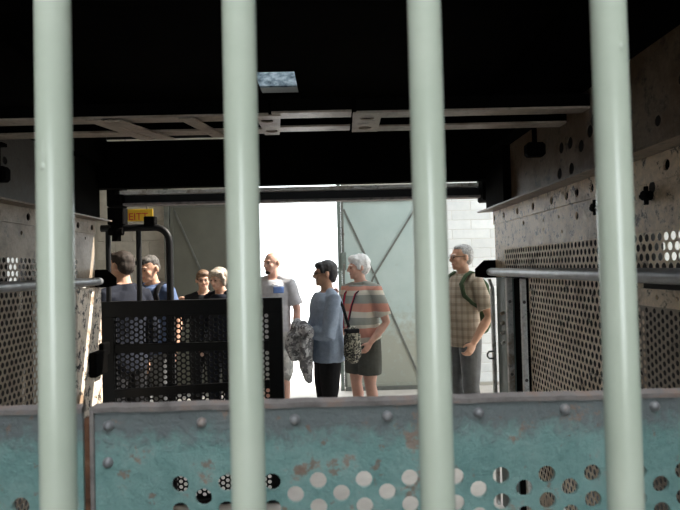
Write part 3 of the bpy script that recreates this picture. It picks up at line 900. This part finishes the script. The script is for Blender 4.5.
def hand(mb, w, d, pn, thumb, curl, k=1.0):
    """palm, four unequal bent fingers and a thumb. w wrist, d hand direction, pn palm normal, thumb: side vector"""
    d = d.normalized(); pn = (pn - d * pn.dot(d)).normalized()
    s_ = d.cross(pn).normalized()
    if s_.dot(thumb) < 0: s_ = -s_
    mb.tube([w - d * .02 * k, w + d * .02 * k, w + d * .055 * k, w + d * .09 * k], [.026 * k, .034 * k, .041 * k, .038 * k], 12, side=s_, ratio=[.75, .5, .42, .36], dome=True)
    for off, ln, r in ((.029, .072, .0094), (.010, .080, .0098), (-.010, .074, .0094), (-.028, .058, .0084)):
        p = w + (d * .088 + s_ * off) * k
        pts = [p - d * .02 * k]; a = 0; q = p
        for seg in (.45, .32, .23):
            pts.append(q)
            a += curl
            q = q + (d * math.cos(a) + pn * math.sin(a)) * ln * seg * k
        pts.append(q)
        mb.tube(pts, [r * k, r * k, r * k * .95, r * k * .9, r * k * .8], 8, dome=True)
    p = w + (d * .028 + s_ * .028) * k
    q = p + (d * .6 + s_ * .75 + pn * .15).normalized() * .036 * k
    e = q + (d * .9 + s_ * .25 + pn * (.3 + .3 * curl)).normalized() * .030 * k
    mb.tube([w + d * .02 * k + s_ * .012 * k, p, q, e], [.014 * k, .0135 * k, .0115 * k, .009 * k], 8, dome=True)

def V3(*a): return Vector(a)

def person(label, H, loc, yaw, skin_m, head_yaw=0, head_pitch=0, head_tilt=0, arms=None, build=1.0, belly=0.0,
           shirt=None, pants=None, hair=None, shoes='shoe', lean=0.0, glasses=None, beard=None, legs=None, stoop=0.0):
    """faces local -Y; +X is the person's own left. Joint positions are given for a 1.75 m body"""
    root = tag(empty('person', loc, R(yaw)), label, 'person')
    k = H / 1.75
    S = Matrix.Scale(k, 4)
    hp = V3(0, .012, 1.49)
    HM = Matrix.Translation(hp + V3(0, -stoop, 0)) @ Matrix.Rotation(R(head_yaw), 4, 'Z') @ Matrix.Rotation(R(head_pitch), 4, 'X') @ Matrix.Rotation(R(head_tilt), 4, 'Y') @ Matrix.Translation(-hp)
    def hv(x, y, z): return HM @ V3(x, y, z)
    H3 = HM.to_3x3()
    b = build
    tx = [(.86, .158, .112, 0), (.93, .168, .118, 0), (1.02, .156, .108 + belly * .6, -belly * .45), (1.12, .150, .104 + belly, -belly * .7), (1.22, .158, .108 + belly * .7, -belly * .4),
          (1.32, .168, .114 + belly * .2, 0), (1.39, .160, .102, .004), (1.43, .122, .085, .008), (1.468, .07, .062, .012)]
    def torso(mb, z0, z1, inf, flat_cap=True):
        rows = [t for t in tx if z0 <= t[0] <= z1]
        def interp(z):
            for a, c in zip(tx, tx[1:]):
                if a[0] <= z <= c[0]:
                    f = (z - a[0]) / (c[0] - a[0]); return tuple(a[i] + (c[i] - a[i]) * f for i in range(4))
            return (z,) + (tx[0] if z < tx[0][0] else tx[-1])[1:]
        zs = sorted({z0, z1} | {t[0] for t in rows})
        rows = [interp(z) for z in zs]
        st = lambda z: -stoop * max(0, (z - 1.1) / .4)
        mb.tube([V3(0, r[3] + st(r[0]), r[0]) for r in rows], [(r[1] + inf) * b for r in rows], 24, side=(1, 0, 0), ratio=[(r[2] + inf) / (r[1] + inf) for r in rows])
    A = {'L': dict(e=V3(.245, .035, 1.14), w=V3(.25, -.03, .90), d=V3(0, -.1, -1), pn=V3(-1, 0, 0), th=V3(0, -1, 0), curl=.35),
         'R': dict(e=V3(-.245, .035, 1.14), w=V3(-.25, -.03, .90), d=V3(0, -.1, -1), pn=V3(1, 0, 0), th=V3(0, -1, 0), curl=.35)}
    for q in (arms or {}):
        A[q].update(arms[q])
    G = {'L': dict(kn=V3(.10, -.015, .49), an=V3(.105, .025, .085)), 'R': dict(kn=V3(-.10, -.015, .49), an=V3(-.105, .025, .085))}
    for q in (legs or {}):
        G[q].update(legs[q])
    # ---- body: one continuous skin mesh
    mb = MB()
    torso(mb, .86, 1.462, -.006)
    mb.tube([V3(0, .02 - stoop * .8, 1.42), V3(0, .016 - stoop, 1.47), hv(0, .008, 1.53), hv(0, .005, 1.58)], [.070 * b, .062, .056, .054], 14)
    mb.ell(hv(0, .012, 1.655), (.077, .095, .094), H3)
    mb.ell(hv(0, -.022, 1.615), (.064, .072, .088), H3)
    mb.ell(hv(0, -.045, 1.562), (.046, .046, .036), H3)
    mb.ell(hv(0, -.072, 1.543), (.022, .018, .016), H3)
    mb.ell(hv(0, -.080, 1.662), (.050, .014, .012), H3)
    mb.tube([hv(0, -.088, 1.655), hv(0, -.104, 1.628), hv(0, -.108, 1.612), hv(0, -.088, 1.603)], [.008, .0105, .013, .010], 10, dome=True)
    for sx in (-1, 1):
        mb.ell(hv(sx * .086, .012, 1.630), (.010, .019, .031), H3)
        mb.ell(hv(sx * .040, -.060, 1.612), (.022, .022, .022), H3)
    for q, sx in (('L', 1), ('R', -1)):
        a = A[q]
        sh = V3(sx * .180 * b, .012 - stoop * .8, 1.408)
        mb.tube([V3(sx * .09 * b, .012 - stoop * .8, 1.41), sh, sh.lerp(a['e'], .35), a['e'], a['e'].lerp(a['w'], .35), a['w']], [.054 * b, .052 * b, .047 * b, .039, .041, .027], 14, dome=True)
        mb.tube([V3(sx * .03, .022 - stoop * .9, 1.488), V3(sx * .10 * b, .018 - stoop * .85, 1.452), V3(sx * .17 * b, .012 - stoop * .8, 1.415)], [.036, .040, .045], 12, dome=True)
        hand(mb, a['w'], a['d'], a['pn'], a['th'], a['curl'])
        g = G[q]
        mb.tube([V3(sx * .085, .0, .92), V3(sx * .09, -.005, .80), V3(sx * .095, -.012, .62), g['kn'], g['kn'].lerp(g['an'], .28) + V3(0, .014, 0), g['kn'].lerp(g['an'], .65), g['an']],
                [.09 * b, .086 * b, .070 * b, .056, .058, .044, .036], 16, dome=True)
        mb.tube([g['an'] + V3(0, .035, -.045), g['an'] + V3(0, -.03, -.040), g['an'] + V3(sx * .01, -.12, -.055), g['an'] + V3(sx * .012, -.175, -.062)], [.036, .042, .043, .030], 12, side=(1, 0, 0), ratio=[.9, .9, .6, .5], dome=True)
    me = remesh(mb, .0072, 3)
    me.transform(S)
    body = obj('body', me, skin_m, root, True, True)
    def part(name, mb_or_me, mat, parent=root, smooth=True):
        me_ = mb_or_me if not isinstance(mb_or_me, MB) else mb_or_me.mesh(name)
        me_.transform(S)
        return obj(name, me_, mat, parent, smooth, True)
    # ---- face
    for sx in (-1, 1):
        part('eye', MB().ell(hv(sx * .032, -.0855, 1.640), (.0125, .0055, .006), H3, 10, 6), 'eye')
        part('eyebrow', MB().tube([hv(sx * .014, -.0925, 1.661), hv(sx * .034, -.0905, 1.666), hv(sx * .052, -.078, 1.660)], .0030, 6, dome=True), hair[1] if hair else 'hair_dark')
    part('mouth', MB().ell(hv(0, -.0865, 1.578), (.024, .006, .0065), H3, 12, 6), 'lip')
    # ---- clothes
    if shirt:
        mb = MB()
        torso(mb, shirt.get('hem', .90), 1.455, shirt.get('inf', .016))
        if shirt.get('collar'):
            mb.tube([V3(0, .018 - stoop * .9, 1.43), V3(0, .012 - stoop, 1.475), hv(0, .008, 1.497)], [.086, .074, .070], 16)
        else:
            mb.tube([V3(0, .018 - stoop * .9, 1.42), V3(0, .014 - stoop, 1.468)], [.10, .078], 16)
        for q, sx in (('L', 1), ('R', -1)):
            a = A[q]
            sh = V3(sx * .180 * b, .012 - stoop * .8, 1.408)
            t = shirt.get('sleeve', .7)
            pts = [V3(sx * .07 * b, .012 - stoop * .8, 1.405), sh, sh.lerp(a['e'], min(t, .4))]
            rr = [.066 * b, .066 * b, .064 * b]
            lo = shirt.get('loose', .010)
            if t > .5:
                pts.append(sh.lerp(a['e'], min(t, 1.0))); rr.append(.052 + lo)
            if t > 1:
                pts += [a['e'].lerp(a['w'], (t - 1) * .5), a['e'].lerp(a['w'], t - 1)]; rr += [.048 + lo * .6, .036 + lo * .5]
            if t <= 1:
                rr[-1] = .056 + lo
            mb.tube(pts, rr, 16)
            mb.tube([V3(sx * .045, .022 - stoop * .9, 1.476), V3(sx * .10 * b, .018 - stoop * .85, 1.454), V3(sx * .175 * b, .012 - stoop * .8, 1.418)], [.040, .048, .055], 14, dome=True)
        me = remesh(mb, .008, 3, .007 * shirt.get('wr', 1), 13, len(label) % 17)
        sh_o = part('shirt', me, shirt['mat'])
    if pants:
        mb = MB()
        torso(mb, .86, pants.get('top', 1.0), .010)
        for q, sx in (('L', 1), ('R', -1)):
            g = G[q]; hem = pants['hem']
            full = [V3(sx * .083, .0, .93), V3(sx * .088, -.004, .80), V3(sx * .095, -.012, .62), g['kn'] + V3(0, 0, 0), g['kn'].lerp(g['an'], .35) + V3(0, .012, 0), g['an'] + V3(0, 0, -.005)]
            fr = [.098 * b, .097 * b, .083 * b, .072, .068, .060]
            if pants.get('slim'): fr = [.094 * b, .098 * b, .082 * b, .066, .068, .050]
            if pants.get('wide'): fr = [.102 * b, .108 * b, .105 * b, .100, .09, .08]
            pts = []; rr = []
            for i in range(len(full)):
                if full[i].z >= hem - 1e-4:
                    pts.append(full[i]); rr.append(fr[i])
                else:
                    f = (full[i - 1].z - hem) / (full[i - 1].z - full[i].z)
                    pts.append(full[i - 1].lerp(full[i], f)); rr.append(fr[i - 1] + (fr[i] - fr[i - 1]) * f)
                    break
            mb.tube(pts, rr, 18)
        me = remesh(mb, .009, 2, .006, 11, 3.3)
        part('trousers' if pants['hem'] < .3 else 'shorts', me, pants['mat'])
    for q, sx in (('L', 1), ('R', -1)):
        g = G[q]; an = g['an']
        mb = MB()
        mb.tube([an + V3(0, .045, -.038), an + V3(0, -.02, -.030), an + V3(sx * .01, -.12, -.046), an + V3(sx * .013, -.185, -.055)], [.044, .050, .050, .036], 14, side=(1, 0, 0), ratio=[1, .95, .66, .55], dome=True)
        mb.tube([an + V3(0, .01, -.04), an + V3(0, .006, .015)], [.046, .044], 14)
        part('shoe', remesh(mb, .008, 2), shoes)
    # ---- hair
    if hair:
        kind, hm = hair
        mb = MB()
        if kind == 'short':
            mb.ell(hv(0, .026, 1.676), (.081, .090, .080), H3); mb.ell(hv(0, .048, 1.642), (.077, .062, .076), H3)
            mb.ell(hv(0, -.035, 1.718), (.062, .048, .034), H3)
        elif kind == 'receding':
            mb.ell(hv(0, .034, 1.672), (.084, .088, .084), H3); mb.ell(hv(0, .052, 1.635), (.081, .062, .078), H3)
            mb.ell(hv(0, -.012, 1.722), (.060, .050, .028), H3)
        elif kind == 'fluffy':
            mb.ell(hv(0, .030, 1.685), (.096, .105, .090), H3); mb.ell(hv(0, .055, 1.640), (.092, .072, .085), H3)
            mb.ell(hv(0, -.036, 1.722), (.078, .062, .044), H3)
            for sx in (-1, 1): mb.ell(hv(sx * .078, -.012, 1.650), (.016, .026, .040), H3)
        elif kind == 'bob':
            mb.ell(hv(0, .026, 1.682), (.096, .102, .088), H3); mb.ell(hv(0, .046, 1.630), (.094, .076, .095), H3)
            mb.ell(hv(0, -.045, 1.718), (.076, .056, .040), H3)
            for sx in (-1, 1): mb.tube([hv(sx * .078, -.028, 1.70), hv(sx * .086, -.022, 1.64), hv(sx * .082, -.010, 1.575)], [.024, .026, .018], 10, dome=True)
        elif kind == 'pixie':
            mb.ell(hv(0, .026, 1.680), (.088, .100, .086), H3); mb.ell(hv(0, .056, 1.645), (.083, .068, .088), H3)
            mb.ell(hv(0, -.046, 1.715), (.066, .046, .036), H3)
            mb.ell(hv(0, .070, 1.580), (.052, .034, .036), H3)
            for sx in (-1, 1): mb.ell(hv(sx * .072, -.032, 1.672), (.014, .022, .034), H3)
        me = remesh(mb, .0065, 2, .006 if kind in ('fluffy', 'bob') else .0035, 42, 1.7)
        part('hair', me, hm)
    if beard:
        mb = MB(); mb.ell(hv(0, -.066, 1.545), (.034, .030, .026), H3); mb.ell(hv(0, -.084, 1.592), (.026, .009, .006), H3)
        part('beard', remesh(mb, .006, 2), beard)
    if glasses:
        zc = 1.642; yo = -.101
        if glasses == 'up': zc = 1.712; yo = -.100
        g = MB()
        for sx in (-1, 1):
            c = [(sx * (.032 + .023 * math.cos(t)), yo + .006 * abs(math.cos(t)), zc + .016 * math.sin(t)) for t in [2 * PI * i / 14 for i in range(15)]]
            g.tube([hv(*p) for p in c], .0018 if glasses != 'up' else .003, 6)
            g.tube([hv(sx * .055, yo + .006, zc + .004), hv(sx * .078, -.04, zc + .004), hv(sx * .083, .014, zc - .002)], .0026, 6)
        g.tube([hv(-.010, yo, zc + .004), hv(.010, yo, zc + .004)], .0024, 6)
        go = part('glasses', g, 'frame_black')
        if glasses == 'up':
            for sx in (-1, 1):
                part('lens', MB().ell(hv(sx * .032, yo + .001, zc), (.022, .003, .015), H3, 12, 6), 'frame_black', go)
    return root, k, hv

def local_part(root, k, mb, name, mat, smooth=True):
    me = mb if not isinstance(mb, MB) else mb.mesh(name)
    me.transform(Matrix.Scale(k, 4))
    return obj(name, me, mat, root, smooth, True)

def place(px, Y):
    return ((px - 340 + 5.3) * Y / F, Y, 0)

# 1 man in navy just behind the gate, seen from behind and the side
p1, k1, h1 = person('person in dark navy jacket close behind the black gate, back turned', 1.745, place(123, 4.22), -118, M['skin_tan'], head_yaw=8, head_pitch=6,
                    shirt=dict(mat='navy', sleeve=1.95, hem=.86, collar=True, loose=.014), pants=dict(mat='black_cloth', hem=.09), hair=('short', 'hair_dark'), build=1.05)
# 2 man with sunglasses on his head and blue shirt
p2, k2, h2 = person('person in blue shirt with dark sunglasses pushed up, looking down', 1.735, place(152, 4.95), -22, M['skin_tan'], head_yaw=-2, head_pitch=15,
                    shirt=dict(mat='blue', sleeve=.7, hem=.88, collar=True), pants=dict(mat='trousers_grey', hem=.09), hair=('short', 'hair_salt'), glasses='up',
                    arms=dict(R=dict(e=V3(-.24, .02, 1.13), w=V3(-.14, -.22, 1.16), d=V3(.6, -.5, .3), pn=V3(0, 0, 1), th=V3(0, -1, .3), curl=.5)))
# 3, 4 two people standing together by the olive door leaf
p3, k3, h3 = person('person in glasses and black top with one hand raised, by the olive door', 1.585, place(203, 6.15), 4, M['skin_fair'], head_yaw=10, head_pitch=4,
                    shirt=dict(mat='black_cloth', sleeve=1.9, hem=.88), pants=dict(mat='black_cloth', hem=.09), hair=('pixie', 'hair_brown'), glasses='on',
                    arms=dict(R=dict(e=V3(-.26, .0, 1.16), w=V3(-.24, -.17, 1.33), d=V3(.1, -.2, 1), pn=V3(.3, -1, 0), th=V3(1, 0, .2), curl=.5)))
p4, k4, h4 = person('person in navy top looking down, next to the one with the raised hand', 1.605, place(220, 5.85), -22, M['skin_fair'], head_yaw=-8, head_pitch=12,
                    shirt=dict(mat='navy', sleeve=1.9, hem=.86), pants=dict(mat='navy', hem=.09), hair=('bob', 'hair_ash'), build=.96)
# 5 bald man in grey T-shirt in the doorway
p5, k5, h5 = person('person in grey T-shirt with blue print and pale camouflage shorts in the bright doorway', 1.765, place(273, 5.9), -18, M['skin_pink'], head_yaw=-22, head_pitch=4,
                    shirt=dict(mat='grey_tee', sleeve=.78, hem=.84, loose=.022), pants=dict(mat='shorts_camo', hem=.49, wide=True), hair=None, beard='hair_dark', build=1.04)
def chest_patch(x0, x1, z0, z1, dy):
    m = MB(); n = 6
    g = [[m.bm.verts.new((x0 + (x1 - x0) * i / n, -(.128 + dy) * math.sqrt(max(0, 1 - (((x0 + (x1 - x0) * i / n)) / .19) ** 2)) , z0 + (z1 - z0) * j / n)) for i in range(n + 1)] for j in range(n + 1)]
    for j in range(n):
        for i in range(n):
            m.bm.faces.new((g[j][i], g[j][i + 1], g[j + 1][i + 1], g[j + 1][i]))
    ret = bmesh.ops.extrude_face_region(m.bm, geom=list(m.bm.faces))
    for v in ret['geom']:
        if isinstance(v, bmesh.types.BMVert): v.co.y += .01
    return m
local_part(p5, k5, chest_patch(.055, .148, 1.325, 1.39, .010), 'shirt_print', 'shirt_blue')
local_part(p5, k5, MB().tube([(.045, -.132, 1.412), (.060, -.132, 1.419), (.072, -.130, 1.407), (.088, -.126, 1.413), (.10, -.120, 1.403), (.125, -.105, 1.397), (.135, -.098, 1.403)], .006, 8, dome=True), 'shirt_script', 'shirt_white')

# 6 woman in profile, arms crossed, coat over her arm
p6, k6, h6 = person('person in blue-grey sweater and black trousers with folded arms, standing in profile', 1.64, place(325, 4.85), -72, M['skin_tan'], head_yaw=-10, head_pitch=2,
                    shirt=dict(mat='sweater', sleeve=1.88, hem=.84, loose=.022, inf=.032), pants=dict(mat='black_cloth', hem=.07, slim=True), hair=('pixie', 'hair_black'), glasses='on', build=1.05,
                    arms=dict(L=dict(e=V3(.20, -.05, 1.10), w=V3(.02, -.23, 1.12), d=V3(-1, -.1, .1), pn=V3(0, 1, 0), th=V3(0, -.1, 1), curl=.4),
                              R=dict(e=V3(-.20, -.07, 1.12), w=V3(-.0, -.26, 1.08), d=V3(1, .0, -.1), pn=V3(0, 1, 0), th=V3(0, -.1, 1), curl=.4)))
# 7 white-haired man, striped polo
p7, k7, h7 = person('person in striped polo shirt, red lanyard and dark shorts before the pale green door', 1.69, place(361, 5.4), -48, M['skin_pink'], head_yaw=-26, head_pitch=4,
                    shirt=dict(mat='striped', sleeve=.80, hem=.93, collar=True, loose=.018, inf=.022), pants=dict(mat='shorts_dark', hem=.585, wide=True), hair=('fluffy', 'hair_white'), build=1.12, belly=.05, stoop=.03,
                    arms=dict(L=dict(e=V3(.275, .05, 1.10), w=V3(.205, -.10, .92), d=V3(-.35, -.35, -.75), pn=V3(-1, 0, 0), th=V3(0, -1, 0), curl=.4),
                              R=dict(e=V3(-.24, -.04, 1.15), w=V3(-.18, -.22, 1.33), d=V3(-.05, -.1, 1), pn=V3(0, 1, .1), th=V3(1, 0, 0), curl=1.2)))
def ribbon(pts, w, t=.003, side=(1, 0, 0)):
    return MB().tube(pts, w, 8, side=side, ratio=t / w)
for off, mt_ in ((0, 'lanyard'), (.010, 'stripe_dark')):
    for sx in (-1, 1):
        local_part(p7, k7, ribbon([(sx * (.072 + off), .02, 1.485), (sx * (.078 + off), -.075, 1.45), (sx * (.070 + off), -.165, 1.38), (sx * (.055 + off), -.205, 1.27), (sx * (.04 + off), -.232, 1.14), (sx * (.02 + off * .5), -.235, 1.05)], .0095, .004), 'lanyard', mt_)
# 8 man in plaid shirt with backpack
p8, k8, h8 = person('person in glasses and khaki plaid shirt beside the white block wall', 1.765, place(462, 5.1), -66, M['skin_tan'], head_yaw=-10, head_pitch=3,
                    shirt=dict(mat='plaid', sleeve=.80, hem=.84, collar=True, loose=.022), pants=dict(mat='trousers_grey', hem=.08), hair=('receding', 'hair_grey'), glasses='on', build=1.03, belly=.02,
                    arms=dict(L=dict(e=V3(.27, .07, 1.12), w=V3(.235, -.075, .90), d=V3(-.1, -.45, -.85), pn=V3(-1, 0, 0), th=V3(0, -1, .2), curl=.55)))

# ---- things people carry
def carried(name, label, cat, loc, yaw, k):
    return tag(empty(name, loc, R(yaw)), label, cat)
def pack(root_p, k, loc, yaw, label, mat):
    r = carried('backpack', label, 'backpack', loc, yaw, k)
    mb = MB(); mb.tube([(0, .17, .98), (0, .175, 1.05), (0, .18, 1.25), (0, .17, 1.38), (0, .155, 1.43)], [.12, .15, .155, .14, .09], 18, side=(1, 0, 0), ratio=.42, dome=True)
    local_part(r, k, remesh(mb, .012, 3, .006, 12), 'pack_body', mat)
    mb = MB(); mb.tube([(0, .23, 1.00), (0, .24, 1.06), (0, .235, 1.16)], [.08, .10, .08], 14, side=(1, 0, 0), ratio=.45, dome=True)
    local_part(r, k, remesh(mb, .012, 2), 'front_pocket', mat)
    for sx in (-1, 1):
        local_part(r, k, ribbon([(sx * .115, .13, 1.38), (sx * .115, .08, 1.480), (sx * .118, .0, 1.502), (sx * .122, -.058, 1.470), (sx * .132, -.114, 1.40), (sx * .150, -.100, 1.30), (sx * .174, -.04, 1.23), (sx * .182, .05, 1.18), (sx * .16, .13, 1.15)], .028, .012), 'shoulder_strap', mat)
    return r
pack(p8, k8, p8.location, -66, 'green backpack worn by the person in the khaki plaid shirt', 'pack_green')
pack(p2, k2, p2.location, -22, 'black backpack worn by the person in the blue shirt', 'black_cloth')

# coat over the woman's arm
ct = carried('folded_coat', 'grey patterned coat draped over the arm of the person in the blue-grey sweater', 'coat', p6.location, -72, k6)
mb = MB()
mb.tube([(-.12, -.250, 1.17), (.02, -.280, 1.16), (.16, -.220, 1.13)], [.055, .07, .055], 14, dome=True)
mb.tube([(.03, -.250, 1.16), (.03, -.310, 1.08), (.02, -.325, .98), (.02, -.310, .90)], [.085, .10, .095, .06], 16, side=(1, 0, 0), ratio=.75, dome=True)
mb.tube([(.05, -.200, 1.10), (.06, -.220, .95), (.06, -.215, .80), (.06, -.205, .70)], [.075, .085, .08, .05], 16, side=(1, 0, 0), ratio=.72, dome=True)
local_part(ct, k6, remesh(mb, .009, 2, .022, 13, 4.2), 'draped_cloth', 'coat')
mb = MB(); mb.tube([(.13, -.235, 1.12), (.15, -.265, 1.0), (.13, -.250, .92)], [.035, .04, .036], 12, dome=True)
local_part(ct, k6, remesh(mb, .008, 2, .008, 18), 'coat_sleeve', 'coat')

# patterned shoulder bag behind the woman's hip
bagr = carried('shoulder_bag', 'small patterned shoulder bag hanging from the shoulder of the person in the blue-grey sweater', 'bag', p6.location, -72, k6)
mb = MB(); mb.tube([(.20, .165, .86), (.20, .175, .90), (.20, .175, 1.08), (.20, .165, 1.13)], [.065, .085, .08, .06], 14, side=(0, 1, 0), ratio=.5, dome=True)
local_part(bagr, k6, remesh(mb, .008, 2, .004, 20), 'bag_body', 'bag')
local_part(bagr, k6, ribbon([(.20, .16, 1.12), (.19, .13, 1.22), (.165, .105, 1.34), (.135, .06, 1.44), (.12, .0, 1.465)], .014, .006, side=(0, 1, 0)), 'strap', 'black_cloth')
local_part(bagr, k6, MB().box((.158, .11, 1.10), (.242, .235, 1.14), .008), 'flap', 'black_cloth', False)
